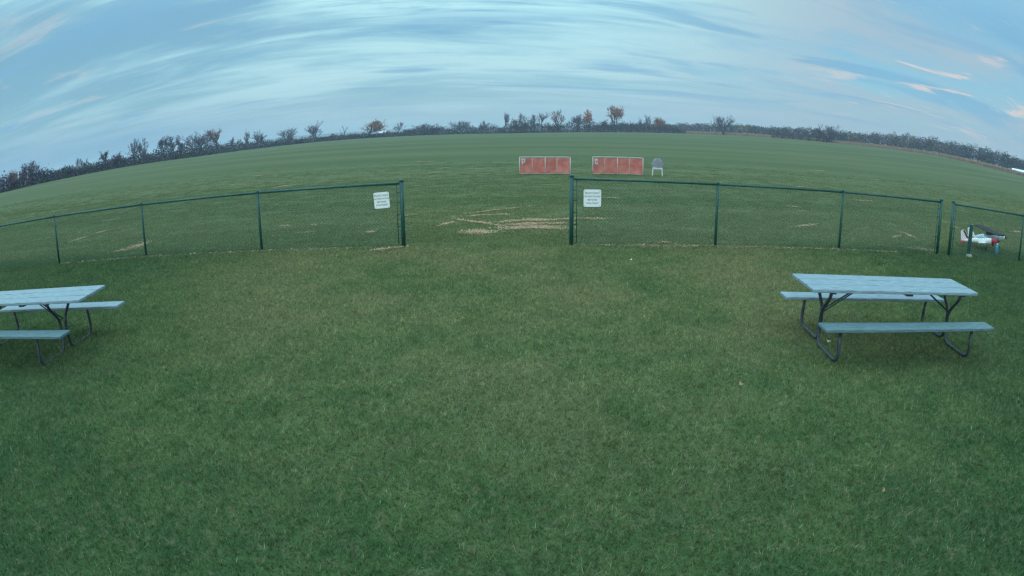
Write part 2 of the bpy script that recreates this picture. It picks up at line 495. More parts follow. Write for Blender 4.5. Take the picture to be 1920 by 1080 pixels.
# dead straw lying in the turf: start, end, width
STRAW=[(-0.38,14.72,1.51,15.25,1.00),(1.51,15.25,2.48,15.26,0.80),(-0.17,14.21,1.38,14.55,1.00),(-0.36,13.83,1.33,13.99,1.00),(-0.17,13.67,1.24,13.76,0.70),(-1.42,15.82,-0.05,16.08,0.50),(-1.14,16.40,0.41,17.61,0.30),(-1.42,15.35,-0.30,14.22,0.50),(-1.76,14.36,-1.44,14.82,0.40),(-0.92,13.60,-0.60,13.12,2.40),(-13.94,14.60,-13.80,15.61,0.70),(-13.93,15.83,-13.58,16.79,0.90),(-9.81,12.59,-9.84,13.62,1.60),(-10.22,12.34,-9.76,12.64,0.50),(-16.09,19.11,-15.66,19.95,0.30),(-18.10,39.62,-16.08,38.89,0.60),(-11.65,28.07,-11.03,29.01,0.90),(-6.19,15.11,-5.87,15.12,0.80),(-3.40,13.68,-3.13,13.64,1.00),(-5.34,15.09,-5.05,15.02,0.40),(-7.14,45.42,-5.82,45.35,0.60),(-4.32,33.08,-4.00,33.36,0.90),(-4.29,36.66,-3.83,36.97,0.50),(-2.58,35.52,-1.63,35.24,0.50),(-4.11,25.26,-3.48,24.82,0.30),(-3.09,16.09,-2.62,16.41,0.40),(14.06,27.38,15.27,27.23,0.60),(24.29,44.09,26.34,45.12,0.60),(25.67,38.94,27.93,38.92,0.70),(14.74,22.40,15.91,22.52,0.60),(9.47,19.00,9.95,18.87,0.50),(9.37,17.96,9.64,17.67,0.60),(7.45,14.37,8.53,15.07,.70),(11.31,14.37,11.01,13.29,.60),(10.08,13.22,10.88,13.81,0.40),(9.63,11.93,10.49,11.65,1.50),(2.98,20.10,3.67,19.84,0.30),(3.06,12.10,3.36,11.93,0.70),(18.91,15.99,20.09,16.16,0.60),(15.11,16.12,15.53,15.92,0.40),(-5.18,13.85,-4.77,13.92,0.40),(-2.73,11.49,-2.12,11.75,0.60),(-11.22,11.23,-8.35,11.61,0.50),(-8.35,11.61,-5.25,11.70,0.50),(-5.25,11.70,-2.77,11.71,0.70),(1.27,11.70,2.55,11.64,0.60),(2.55,11.64,4.15,11.62,0.80),(4.15,11.62,5.48,11.52,0.80),(5.48,11.52,7.17,11.47,0.60),(7.13,11.41,9.17,11.34,0.50),(-16.49,32.45,-14.77,31.90,0.30),(-53.23,45.43,-50.38,44.80,0.40),(-32.87,26.76,-32.16,27.03,0.40)]
def build_straw():
    g = MB(); rnd = random.Random(21)
    for (x0, y0, x1, y1, w) in STRAW:
        L = math.hypot(x1-x0, y1-y0); far = math.hypot(x0, y0)
        fence_foot = abs(y0-11.6) < .5 and L > .8
        hw = .095*w
        behind = 12 < y0 < 18 and (x0 < -2.3 or x0 > 2.9)
        n = int(760*L*w*(.30 if fence_foot else .45 if behind else 1.0)) + 20
        if far > 24: n = int(n*.8)
        dx, dy = (x1-x0)/L, (y1-y0)/L
        for _ in range(n):
            t = min(1.08, max(-.08, rnd.gauss(.5, .27))) if not fence_foot else rnd.random()
            lump = .5+.5*math.sin(t*L*2.3+x0*3)*math.sin(t*L*5.1+y0*7)
            if rnd.random() > .35+.65*lump: continue
            s = rnd.gauss(0, .8)*hw*(.5+lump) + math.sin(t*L*3+x0)*.05*w
            x = x0+dx*t*L - dy*s; y = y0+dy*t*L + dx*s
            a = math.atan2(dy, dx) + rnd.gauss(0, .9)
            ln = rnd.uniform(.03, .09); bw = rnd.uniform(.006, .014)*(1 if far < 24 else 1.7)
            z = rnd.uniform(.008, .036)
            ux, uy = math.cos(a)*ln/2, math.sin(a)*ln/2; vx, vy = -math.sin(a)*bw/2, math.cos(a)*bw/2
            k = rnd.uniform(.75, 1.15)
            base = (.56, .365, .245) if not fence_foot or rnd.random() < .6 else (.13, .115, .095)
            dz = rnd.uniform(-.012, .012)
            g.poly([(x-ux-vx, y-uy-vy, z-dz), (x+ux-vx, y+uy-vy, z+dz), (x+ux+vx, y+uy+vy, z+dz), (x-ux+vx, y-uy+vy, z-dz)], tuple(c*k for c in base))
    tag(g.build('dry_straw', M['straw']), 'tan dead straw and bare scuffs scattered over the field turf', kind='stuff')
build_straw()

# ------------------------------------------------------------------ chain link fences
FENCE_H = 1.25
def chain_link(p0, p1, h0=.03, h1=1.22, d=.0495):
    """diagonal wires of one span, clipped to the span's rectangle"""
    g = MB(); p0, p1 = Vector((*p0, 0)), Vector((*p1, 0)); L = (p1-p0).length; u = (p1-p0)/L
    nrm = Vector((-u.y, u.x, 0)); hh = h1-h0; r = .0021; step = d*math.sqrt(2)
    def wire(s0, z0, s1, z1, off):
        a = p0+u*s0+Vector((0, 0, z0))+nrm*off; b = p0+u*s1+Vector((0, 0, z1))+nrm*off
        t = (b-a).normalized(); w = t.cross(nrm).normalized()*r; n2 = nrm*r
        q = [a+w, a-w*.5+n2, a-w*.5-n2, b+w, b-w*.5+n2, b-w*.5-n2]
        k = len(g.v); g.v.extend(q)
        for f in ((0,1,4,3), (1,2,5,4), (2,0,3,5)): g.face(tuple(k+i for i in f))
    n = int((L+hh)/step)+1
    for i in range(n):
        s = -hh + i*step
        a, b = max(s, 0), min(s+hh, L)
        if b-a > .02:
            wire(a, h0+(a-s), b, h0+(b-s), .003)
            wire(a, h1-(a-s), b, h1-(b-s), -.003)
    # twisted loops standing along the top edge
    k = int(L/step)
    for i in range(k):
        s = (i+.5)*step
        c = p0+u*s+Vector((0, 0, h1))
        g.tube([c-u*.022+nrm*.02, c+Vector((0, 0, .052)), c+u*.022-nrm*.02], .0055, 3, caps=False)
    return g
def post_mb(h, r, cap=True):
    g = MB(); g.tube([(0,0,-.02), (0,0,h*.5), (0,0,h)], r, 10)
    if cap:
        g.loft([[(math.cos(a)*q, math.sin(a)*q, h+z) for a in [i*math.pi/5 for i in range(10)]] for q, z in ((r*1.12, -.02), (r*1.14, .005), (r*.9, .022), (r*.3, .034))])
    return g
def fence(label, pts, ends, rail_from=0, heights=None):
    base = Vector((*pts[0], 0))
    t = thing('chain_link_fence', label, 'fence', base)
    for i, p in enumerate(pts):
        end = i in ends
        h = heights[i]
        post_mb(h if end else h-.01, .043 if end else .029).build('end_post' if end else 'line_post', M['green_vinyl'], t, Vector((*p, 0))-base)
    for i in range(len(pts)-1):
        a, b = Vector((*pts[i], 0))-base, Vector((*pts[i+1], 0))-base
        u = (b-a).normalized()
        za = heights[i] - (.055 if i in ends else .035); zb = heights[i+1] - (.055 if i+1 in ends else .035)
        g = MB(); g.tube([a+Vector((0,0,za)), b+Vector((0,0,zb))], .025, 8); g.build('top_rail', M['green_vinyl'], t)
        aa, bb = a + (u*.10 if i in ends else u*.0), b - (u*.10 if i+1 in ends else u*.0)
        mb = chain_link((aa.x, aa.y), (bb.x, bb.y), .03, min(za, zb))
        mb.build('chain_link_mesh', M['wire'], t)['kind'] = 'stuff'
        g = MB(); g.tube([a+Vector((0,0,.05)), b+Vector((0,0,.05))], .003, 4); g.build('tension_wire', M['wire'], t)
        for q, s, idx in ((a, 1, i), (b, -1, i+1)):
            if idx in ends:
                z1 = heights[idx]-.06
                g = MB(); g.tube([q+u*s*.10+Vector((0,0,.06)), q+u*s*.10+Vector((0,0,z1))], .010, 6); tb = g.build('tension_bar', M['green_vinyl'], t)
                for zz in (.18, .42, .66, .90, 1.10):
                    g = MB(); g.box(q+u*s*.055+Vector((0,0,zz)), (.12, .014, .022), (0, 0, math.atan2(u.y, u.x))); g.build('brace_band', M['green_vinyl'], tb)
    return t
fence('long green chain link fence on the left side of the opening, running off the frame',
      [(-14.2,10.82), (-11.35,11.36), (-8.44,11.68), (-5.31,11.8), (-2.16,11.81)], {4}, heights=[1.22, 1.23, 1.25, 1.28, 1.34])
fence('green chain link fence running right from the opening to the narrow gap',
      [(1.18,11.76), (4.21,11.76), (7.24,11.59), (10.22,11.31)], {0, 3}, heights=[1.38, 1.31, 1.31, 1.32])
fence('short end run of green chain link fence with the model planes behind it',
      [(10.54,11.16), (13.32,10.78), (16.2,10.3)], {0}, heights=[1.32, 1.24, 1.22])

sp = thing('short_post', 'short thick green post with a concrete foot standing near the model planes', 'post', (11.29, 11.11, 0))
g = MB(); g.box((0,0,.40), (.10,.10,.82), (R(1.0), R(-2), .6), bev=.012); g.build('post', M['green_vinyl'], sp)
g = MB(); g.loft([[(math.cos(a)*q*(1+.2*math.sin(3*a)), math.sin(a)*q*.9, z) for a in [i*math.pi/6 for i in range(12)]] for q, z in ((.10,-.02), (.095,.04), (.075,.07))], smooth=False)
g.build('concrete_foot', M['concrete'], sp, (-.02, -.06, 0))

# ------------------------------------------------------------------ warning signs
def text_mesh(body, size):
    cu = bpy.data.curves.new('text', 'FONT'); cu.body = body; cu.align_x = 'CENTER'; cu.align_y = 'CENTER'
    cu.size = size; cu.extrude = .0006; cu.resolution_u = 2; cu.offset = size*.012
    o = bpy.data.objects.new('text', cu); C.objects.link(o)
    dg = bpy.context.evaluated_depsgraph_get()
    me = bpy.data.meshes.new_from_object(o.evaluated_get(dg))
    bpy.data.objects.remove(o, do_unlink=True)
    return me
SIGN_TEXT = ['PILOTS ONLY', 'NO SPECTATORS', 'BEYOND', 'THIS POINT']
def sign(label, loc, rotz, tilt, w, hgt):
    t = thing('warning_sign', label, 'sign', loc, rotz, 'pilots only signs on the fence')
    t.rotation_euler = (R(90), R(tilt), rotz) if False else (0, 0, rotz)
    m = Matrix.Rotation(R(tilt), 4, 'Y')
    def outline(s, y, k=.025):
        x, z = w/2*s, hgt/2*s; p = []
        for cx, cz, a0 in ((x-k, z-k, 0), (-x+k, z-k, 90), (-x+k, -z+k, 180), (x-k, -z+k, 270)):
            for j in range(4):
                a = R(a0+j*30); p.append(tuple(m @ Vector((cx+k*math.cos(a), y, cz+k*math.sin(a)))))
        return p
    g = MB(); g.loft([outline(1, .004), outline(1, -.004)], smooth=False); g.build('sign_panel', M['sign'], t)
    for sz in (-1, 1):
        g = MB(); g.box(m @ Vector((0, .011, sz*(hgt/2+.004))), (w*1.04, .012, .014), (0, R(tilt), 0)); g.build('mounting_bar', M['sign_edge'], t)
    for i, s in enumerate(SIGN_TEXT):
        o = bpy.data.objects.new('lettering', text_mesh(s, .047 if i != 1 else .040)); C.objects.link(o)
        o.data.materials.clear(); o.data.materials.append(M['ink'])
        o.parent = t
        o.matrix_local = m @ Matrix.Translation((0, -.0052, hgt*(.29-.195*i))) @ Matrix.Rotation(R(90), 4, 'X')
    for sx in (-1, 1):
        for sz in (-1, 1):
            q = m @ Vector((sx*(w/2-.03), 0, sz*(hgt/2-.022)))
            g = MB(); g.tube([q+Vector((0, .03, 0)), q+Vector((0, -.008, 0))], .006, 6); g.build('screw', M['sign_edge'], t)
sign('white pilots only sign on the fence left of the opening, hung slightly crooked', (-2.565, 11.755, .965), R(0), -3, .315, .325)
sign('white pilots only sign on the fence right of the opening, hanging straight', (1.585, 11.70, .95), R(0), 0, .345, .345)

# ------------------------------------------------------------------ picnic tables
def picnic_table(label, loc, rotz, frames, group, shift, bar=.022):
    t = thing('picnic_table', label, 'picnic table', loc, rotz, group)
    L = 2.52; top = .745
    rnd = random.Random(int(loc[0]*10))
    for i in range(3):
        g = MB(); g.box((rnd.uniform(-.006, .006), (i-1)*.245, top-.019), (L, .226, .038), (0, 0, rnd.uniform(-.002, .002)), bev=.006)
        g.build('table_plank', M['plank'], t)
    for s in (-1, 1):
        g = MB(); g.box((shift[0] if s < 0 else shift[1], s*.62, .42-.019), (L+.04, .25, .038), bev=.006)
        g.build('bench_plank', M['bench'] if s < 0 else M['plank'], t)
    r = .021
    for fx in frames:
        fr = None
        for s in (-1, 1):
            off = s*.024
            pts = [(fx+off, s*.27, .700), (fx+off, s*.25, .62), (fx+off, s*.045, .42), (fx+off, s*.028, .18), (fx+off, s*.075, bar+.004), (fx+off, s*.62, bar), (fx+off, s*.68, .10), (fx+off, s*.64, .38)]
            g = MB(); g.tube(arc_pts(pts, .09, 5), r, 8); g.build('frame_tube', M['frame'], t)
        g = MB(); g.box((fx, 0, .693), (.045, .62, .026)); g.build('top_bracket', M['frame'], t)
        for s in (-1, 1):
            g = MB(); g.box((fx, s*.62, .389), (.045, .22, .024)); g.build('bench_bracket', M['frame'], t)
        d = -1 if fx > 0 else 1
        for s in (-1, 1):
            g = MB(); g.tube([(fx, s*.03, .40), (fx+d*.52, s*.02, .705)], .009, 6); g.build('brace_rod', M['frame'], t)
    g = MB(); g.box((.10, 0, .692), (.10, .66, .028)); g.build('cleat', M['frame'], t)
    return t
picnic_table('pale blue plank picnic table standing whole on the right of the lawn', (4.50, 5.80, 0), R(-6.5), (-.96, 1.03), 'picnic tables on the lawn', (.07, .02))
picnic_table('pale blue picnic table cut off by the frame on the left', (-6.44, 5.63, 0), R(6.4), (.61, -1.05), 'picnic tables on the lawn', (-.16, .02), -.006)

# ------------------------------------------------------------------ pilot barricades and chair
def barricade(label, pts, h, shape):
    base = Vector((pts[2][0], pts[2][1], 0))
    t = thing('pilot_barricade', label, 'barricade', base, 0, 'red mesh pilot barricades on the field')
    P = [Vector((p[0], p[1], 0))-base for p in pts]
    for i, p in enumerate(P):
        k = .018 if i in (0, 2, 4) else .010
        g = MB(); g.tube([p+Vector((0,0,-.02)), p+Vector((0,0,h))], k, 8); g.build('upright', M['pvc'], t)
    for i in range(4):
        a, b = P[i], P[i+1]; u = (b-a).normalized()
        g = MB(); g.tube([a+Vector((0,0,h)), b+Vector((0,0,h))], .020, 8); g.build('top_rail', M['pvc'], t)
        g = MB(); g.tube([a+Vector((0,0,.05)), b+Vector((0,0,.04 + (.01 if i % 2 else 0)))], .008, 8); g.build('bottom_rail', M['pvc'], t)
        # mesh cloth, slightly slack
        g = MB(); nx, nz = 8, 6; n = Vector((-u.y, u.x, 0)); Lp = (b-a).length
        th = .004
        fr, bk = [], []
        for j in range(nz+1):
            for k in range(nx+1):
                s, q = k/nx, j/nz
                sag = .03*math.sin(math.pi*s)*math.sin(math.pi*q)*(1 if (i+j) % 2 else .6)
                z = .055+(h-.09)*q - (.02*math.sin(math.pi*s) if j == nz else 0) - (.025*math.sin(2*math.pi*s+i) if j == 0 else 0)
                pt = a+u*(.012+s*(Lp-.024))+Vector((0, 0, z))+n*sag
                fr.append(pt); bk.append(pt+n*th)
        g.v.extend(fr+bk); m_ = (nx+1)*(nz+1)
        for j in range(nz):
            for k in range(nx):
                q = j*(nx+1)+k
                g.face((q, q+1, q+nx+2, q+nx+1), smooth=True); g.face((q+m_, q+nx+1+m_, q+nx+2+m_, q+1+m_), smooth=True)
        g.build('mesh_panel', M['mesh_red'], t)
    a, b = P[0], P[1]; u = (b-a).normalized(); n = Vector((u.y, -u.x, 0))
    # white station number painted on the mesh
    g = MB(); c = a+u*.17+Vector((0, 0, h*.73))
    for poly in shape:
        f = [c+u*x+Vector((0,0,z))+n*.018 for x, z in poly]; bk = [q-n*.006 for q in f]
        g.loft([bk, f], smooth=False)
    g.build('number_plate', M['pvc'], t)
S1 = [[(-.10,.10), (-.10,.17), (.12,.17), (.12,.10)], [(-.07,-.08), (-.07,.10), (.0,.10), (.0,-.08)], [(.07,-.02), (.07,.10), (.12,.10), (.12,-.02)], [(.0,-.06), (.0,.02), (.07,.02), (.07,-.06)], [(-.03,-.17), (-.06,-.08), (-.0,-.08), (.0,-.12)]]
S2 = [[(-.11,.09), (-.07,.17), (.0,.17), (.0,.09)], [(.0,.05), (.0,.15), (.10,.15), (.10,.05)], [(-.06,-.02), (-.09,.09), (-.02,.09), (.0,-.02)], [(-.06,-.14), (-.06,-.02), (.0,-.02), (.0,-.14)], [(.05,-.14), (.04,.0), (.10,.0), (.10,-.14)], [(.0,-.14), (.0,-.08), (.05,-.08), (.05,-.14)]]
barricade('red mesh barricade in a white frame, the one farther from the chair', [(.44,30.5), (1.08,30.62), (1.73,30.5), (2.33,30.62), (2.99,30.42)], .89, S1)
barricade('red mesh barricade in a white frame, beside the plastic chair', [(4.16,30.6), (4.80,30.75), (5.47,30.8), (6.09,30.75), (6.76,30.5)], .91, S2)

def garden_chair():
    t = thing('garden_chair', 'white plastic garden chair with grey back beside the red barricade', 'chair', (7.52, 30.45, 0), R(-13))
    # its back is towards the camera (-y)
    for sx in (-1, 1):
        for sy, top in ((-1, .42), (1, .42)):
            g = MB(); g.loft([[(sx*(.235+dx)+a, sy*(.215+dy)+b, z) for a, b in ((-k,-k), (k,-k), (k,k), (-k,k))] for dx, dy, z, k in ((.025,.03,0,.018), (.01,.012,.25,.024), (0,0,top,.030))], smooth=False)
            g.build('leg', M['chair_white'], t)
    g = MB(); g.box((0,0,.43), (.50,.46,.03), bev=.01); g.box((0,-.235,.40), (.46,.02,.05)); g.box((0,.235,.40), (.46,.02,.05)); g.build('seat', M['chair_white'], t)
    # rounded back shell
    g = MB(); th = .02; n = 12; rows = 7; front = []
    for j in range(rows+1):
        q = j/rows; z = .44+.50*q
        wid = .275*math.sqrt(max(0.02, 1-(max(0, q-.35)/.68)**2.4))
        for k in range(n+1):
            s = k/n*2-1
            front.append(Vector((wid*s, -.24-.10*q+.07*s*s, z)))
    g.v.extend(front+[p+Vector((0, th, 0)) for p in front]); m_ = len(front)
    for j in range(rows):
        for k in range(n):
            a = j*(n+1)+k
            g.face((a, a+1, a+n+2, a+n+1), smooth=True); g.face((a+m_, a+n+1+m_, a+n+2+m_, a+1+m_), smooth=True)
    g.build('backrest', M['chair_grey'], t)
    for sx in (-1, 1):
        g = MB(); g.tube(arc_pts([(sx*.25, -.27, .62), (sx*.285, .0, .66), (sx*.28, .20, .63), (sx*.25, .21, .43)], .06, 4), .02, 8); g.build('armrest', M['chair_grey'], t)
garden_chair()

# ------------------------------------------------------------------ model aeroplanes
def ell(x, cy, cz, ry, rz, n=14, sq=1.0):
    return [(x, cy+ry*math.copysign(abs(math.cos(a))**sq, math.cos(a)), cz+rz*math.copysign(abs(math.sin(a))**sq, math.sin(a))) for a in [2*math.pi*i/n for i in range(n)]]
def airfoil(x0, x1, y, z, th, n=5):
    """ring of points round a wing section whose leading edge is at x1"""
    up = [(x1+(x0-x1)*t, y, z+th*(1-(2*t-.7)**2*.7 if t < .85 else .15)) for t in [i/n for i in range(n+1)]]
    lo = [(x1+(x0-x1)*t, y, z-th*.3) for t in [i/n for i in range(n, -1, -1)]]
    return up+lo
def wheel(g, c, r, w):
    g.loft([[(c[0]+q*math.cos(a), c[1]+y, c[2]+q*math.sin(a)) for a in [i*math.pi/7 for i in range(14)]] for q, y in ((r*.7,-w), (r,-w*.5), (r,w*.5), (r*.7,w))])
def fin_mb(pts, y=.012):
    g = MB(); g.loft([[(x, -y, z) for x, z in pts], [(x, y, z) for x, z in pts]], smooth=False); return g
def plane_low_wing():
    t = thing('model_airplane', 'white model plane with red nose and striped fin, low winged, nearest the fence', 'model airplane', (12.80, 12.07, 0), R(-46), 'model planes parked behind the fence')
    PT = R(-6)
    def B(g, name, m, parent=t):
        o = g.build(name, m, parent)
        if parent is t: o.rotation_euler = (0, PT, 0); o.location = (0, 0, .03)
        return o
    body = MB()
    secs = [(-.62,.18,.016,.018), (-.45,.205,.030,.040), (-.2,.225,.050,.068), (.05,.232,.062,.084), (.3,.235,.063,.082), (.36,.235,.061,.079)]
    body.loft([ell(x, 0, z, a, b) for x, z, a, b in secs])
    fus = B(body, 'fuselage', M['white_film'])
    nose = MB(); nose.loft([ell(x, 0, z, a, b) for x, z, a, b in ((.361,.235,.062,.080), (.48,.238,.052,.064), (.57,.243,.042,.048))]); B(nose, 'nose_cowl', M['red_film'])
    cp = MB(); cp.loft([ell(x, 0, z, a, b) for x, z, a, b in ((-.16,.285,.008,.006), (-.08,.30,.035,.055), (.05,.31,.042,.075), (.15,.305,.035,.05), (.22,.295,.01,.01))]); B(cp, 'canopy', M['canopy'])
    w = MB()
    w.loft([airfoil(-.10+abs(y)*.06, .20-abs(y)*.10, y, .175+abs(y)*.10, .028-.016*abs(y)) for y in (-.80,-.72,-.3,-.05,.05,.3,.72,.80)], smooth=True); B(w, 'wing', M['white_film'])
    f = fin_mb([(-.65,.20), (-.66,.46), (-.58,.50), (-.50,.46), (-.40,.26), (-.42,.21)]); fo = B(f, 'tail_fin', M['white_film'])
    s = MB()
    for y in (-.0165, .0135):
        s.loft([[(x, y, z) for x, z in ((-.60,.492), (-.515,.468), (-.405,.275), (-.455,.255))], [(x, y+.003, z) for x, z in ((-.60,.492), (-.515,.468), (-.405,.275), (-.455,.255))]], smooth=False)
    s.build('red_stripe', M['maroon_film'], fo)
    tp = MB(); tp.loft([airfoil(-.66, -.50-abs(y)*.15, y, .19, .012) for y in (-.28,-.2,0,.2,.28)]); B(tp, 'tailplane', M['red_film'])
    sp_ = MB(); sp_.loft([ell(x, 0, .247, r, r) for x, r in ((.572,.045), (.61,.036), (.65,.008))]); so = B(sp_, 'spinner', M['black'])
    pr = MB()
    for sg in (-1, 1):
        pr.loft([[(.592, -.016*k, .247+sg*q), (.598, 0, .247+sg*q), (.592, .016*k, .247+sg*q), (.588, 0, .247+sg*q)] for q, k in ((.03,1), (.10,1.3), (.19,.5))], smooth=False)
    B(pr, 'propeller', M['black'])
    for sy in (-1, 1):
        g = MB(); g.tube([(.13, sy*.2, .19), (.17, sy*.2, .06)], .007, 6); lg = B(g, 'landing_gear_leg', M['silver_film'])
        g = MB(); wheel(g, (.175, sy*.2, .04), .045, .014); g.build('wheel', M['black'], lg)
    g = MB(); g.tube([(-.52,0,.17), (-.56,0,.07)], .005, 5); wheel(g, (-.565,0,.05), .018, .007); B(g, 'tail_wheel', M['black'])
    return t
plane_low_wing()
def plane_high_wing():
    t = thing('model_airplane', 'silver model plane with a dark high wing, behind the white one', 'model airplane', (13.63, 12.48, 0), R(-20), 'model planes parked behind the fence')
    PT = R(-5)
    def B(g, name, m, parent=t):
        o = g.build(name, m, parent)
        if parent is t: o.rotation_euler = (0, PT, 0); o.location = (0, 0, .02)
        return o
    body = MB(); secs = [(-.72,.25,.02,.03), (-.45,.27,.05,.07), (-.1,.29,.075,.105), (.25,.29,.08,.11), (.5,.285,.075,.10), (.56,.283,.06,.08)]
    body.loft([ell(x, 0, z, a, b, sq=.7) for x, z, a, b in secs]); fus = B(body, 'fuselage', M['silver_film'])
    cab = MB(); cab.loft([ell(x, 0, z, a, b, sq=.7) for x, z, a, b in ((-.22,.36,.05,.02), (-.1,.38,.07,.06), (.2,.385,.072,.065), (.34,.36,.05,.02))]); B(cab, 'cabin', M['dark_glass'])
    w = MB(); w.loft([airfoil(-.14, .20-abs(y)*.03, y, .455+abs(y)*.03, .03) for y in (-.92,-.85,-.3,0,.3,.85,.92)]); B(w, 'wing', M['dark_film'])
    f = fin_mb([(-.80,.28), (-.82,.52), (-.74,.57), (-.66,.50), (-.55,.33), (-.55,.28)]); B(f, 'tail_fin', M['white_film'])
    tp = MB(); tp.loft([airfoil(-.80, -.62-abs(y)*.1, y, .29, .012) for y in (-.34,-.25,0,.25,.34)]); B(tp, 'tailplane', M['maroon_film'])
    cw = MB(); cw.loft([ell(x, 0, .283, r, r*1.1) for x, r in ((.562,.062), (.60,.06), (.62,.04))]); B(cw, 'engine_cowl', M['white_film'])
    sp_ = MB(); sp_.loft([ell(x, 0, .283, r, r) for x, r in ((.622,.03), (.655,.024), (.68,.005))]); B(sp_, 'spinner', M['black'])
    pr = MB()
    for sg in (-1, 1):
        pr.loft([[(.632, sg*q, .283-.016*k), (.638, sg*q, .283), (.632, sg*q, .283+.016*k), (.628, sg*q, .283)] for q, k in ((.03,1), (.10,1.3), (.20,.5))], smooth=False)
    B(pr, 'propeller', M['black'])
    # star roundel on the fuselage side
    g = MB()
    def disc(r, y, mi, n=18):
        g.loft([[(-.20+r*math.cos(a), y+.0, .295+r*math.sin(a)) for a in [2*math.pi*i/n for i in range(n)]], [(-.20+r*math.cos(a), y-.003, .295+r*math.sin(a)) for a in [2*math.pi*i/n for i in range(n)]]], mi=mi, smooth=False)
    disc(.078, -.076, 1); disc(.066, -.080, 0)
    star = [(-.20+(.062 if i % 2 == 0 else .025)*math.sin(i*math.pi/5), (.295+(.062 if i % 2 == 0 else .025)*math.cos(i*math.pi/5))) for i in range(10)]
    g.loft([[(x, -.083, z) for x, z in star], [(x, -.086, z) for x, z in star]], mi=1, smooth=False)
    B(g, 'star_roundel', [M['navy'], M['white_film']])
    for sy in (-1, 1):
        g = MB(); g.tube([(.25, sy*.06, .20), (.28, sy*.2, .06)], .008, 6); lg = B(g, 'landing_gear_leg', M['silver_film'])
        g = MB(); wheel(g, (.285, sy*.21, .035), .05, .015); g.build('wheel', M['black'], lg)
        g = MB(); g.tube([(.05, sy*.08, .22), (.05, sy*.45, .46)], .007, 6); B(g, 'wing_strut', M['silver_film'])
    g = MB(); g.tube([(-.66,0,.23), (-.70,0,.06)], .005, 5); wheel(g, (-.705,0,.03), .02, .008); B(g, 'tail_wheel', M['black'])
plane_high_wing()
jg = thing('plastic_jug', 'pale blue plastic jug on the grass under the red nose of the white plane', 'jug', (13.10, 11.60, 0), R(30))
g = MB(); g.loft([ell(0, 0, 0, a, b) if False else [(a*math.cos(q)*k, b*math.sin(q)*k, z) for q in [2*math.pi*i/12 for i in range(12)]] for z, a, b, k in ((-.005,.075,.055,.92), (.01,.075,.055,1), (.17,.075,.055,1), (.22,.06,.045,1), (.25,.026,.026,1))]); g.build('body', M['blue_jug'], jg)
g = MB(); g.tube([(0,0,.251), (0,0,.285)], .03, 10); g.build('cap', M['white_film'], jg)
g = MB(); g.tube(arc_pts([(.02,0,.245), (.065,0,.27), (.085,0,.23), (.072,0,.16)], .03, 3), .011, 6); g.build('handle', M['blue_jug'], jg)

# ------------------------------------------------------------------ trees
BARE = (.082, .072, .125); BARK = (.068, .058, .090)
KIND = {
 'bare':   dict(bark=BARK, leaf=None, n=0, twig=BARE),
 'purple': dict(bark=BARK, leaf=(.090, .068, .120), n=420, twig=BARE),
 'dark':   dict(bark=BARK, leaf=(.032, .046, .056), n=620, twig=(.05,.05,.07)),
 'orange': dict(bark=BARK, leaf=(.36, .15, .085), n=1700, twig=(.12,.075,.07)),
 'rust':   dict(bark=BARK, leaf=(.28, .13, .11), n=600, twig=(.11,.07,.07)),
 'yellow': dict(bark=BARK, leaf=(.24, .18, .06), n=420, twig=(.10,.08,.05)),
 'snag':   dict(bark=BARK, leaf=None, n=0, twig=BARE),
}
def leaf_quad(g, p, s, col, rnd):
    a = Vector((rnd.gauss(0,1), rnd.gauss(0,1), rnd.gauss(0,1))).normalized()
    b = a.orthogonal().normalized(); b.rotate(Matrix.Rotation(rnd.uniform(0, 6.28), 3, a)); c = a.cross(b)
    p = Vector(p)
    g.poly([p-b*s, p+c*s*.6, p+b*s, p-c*s*.6], col)
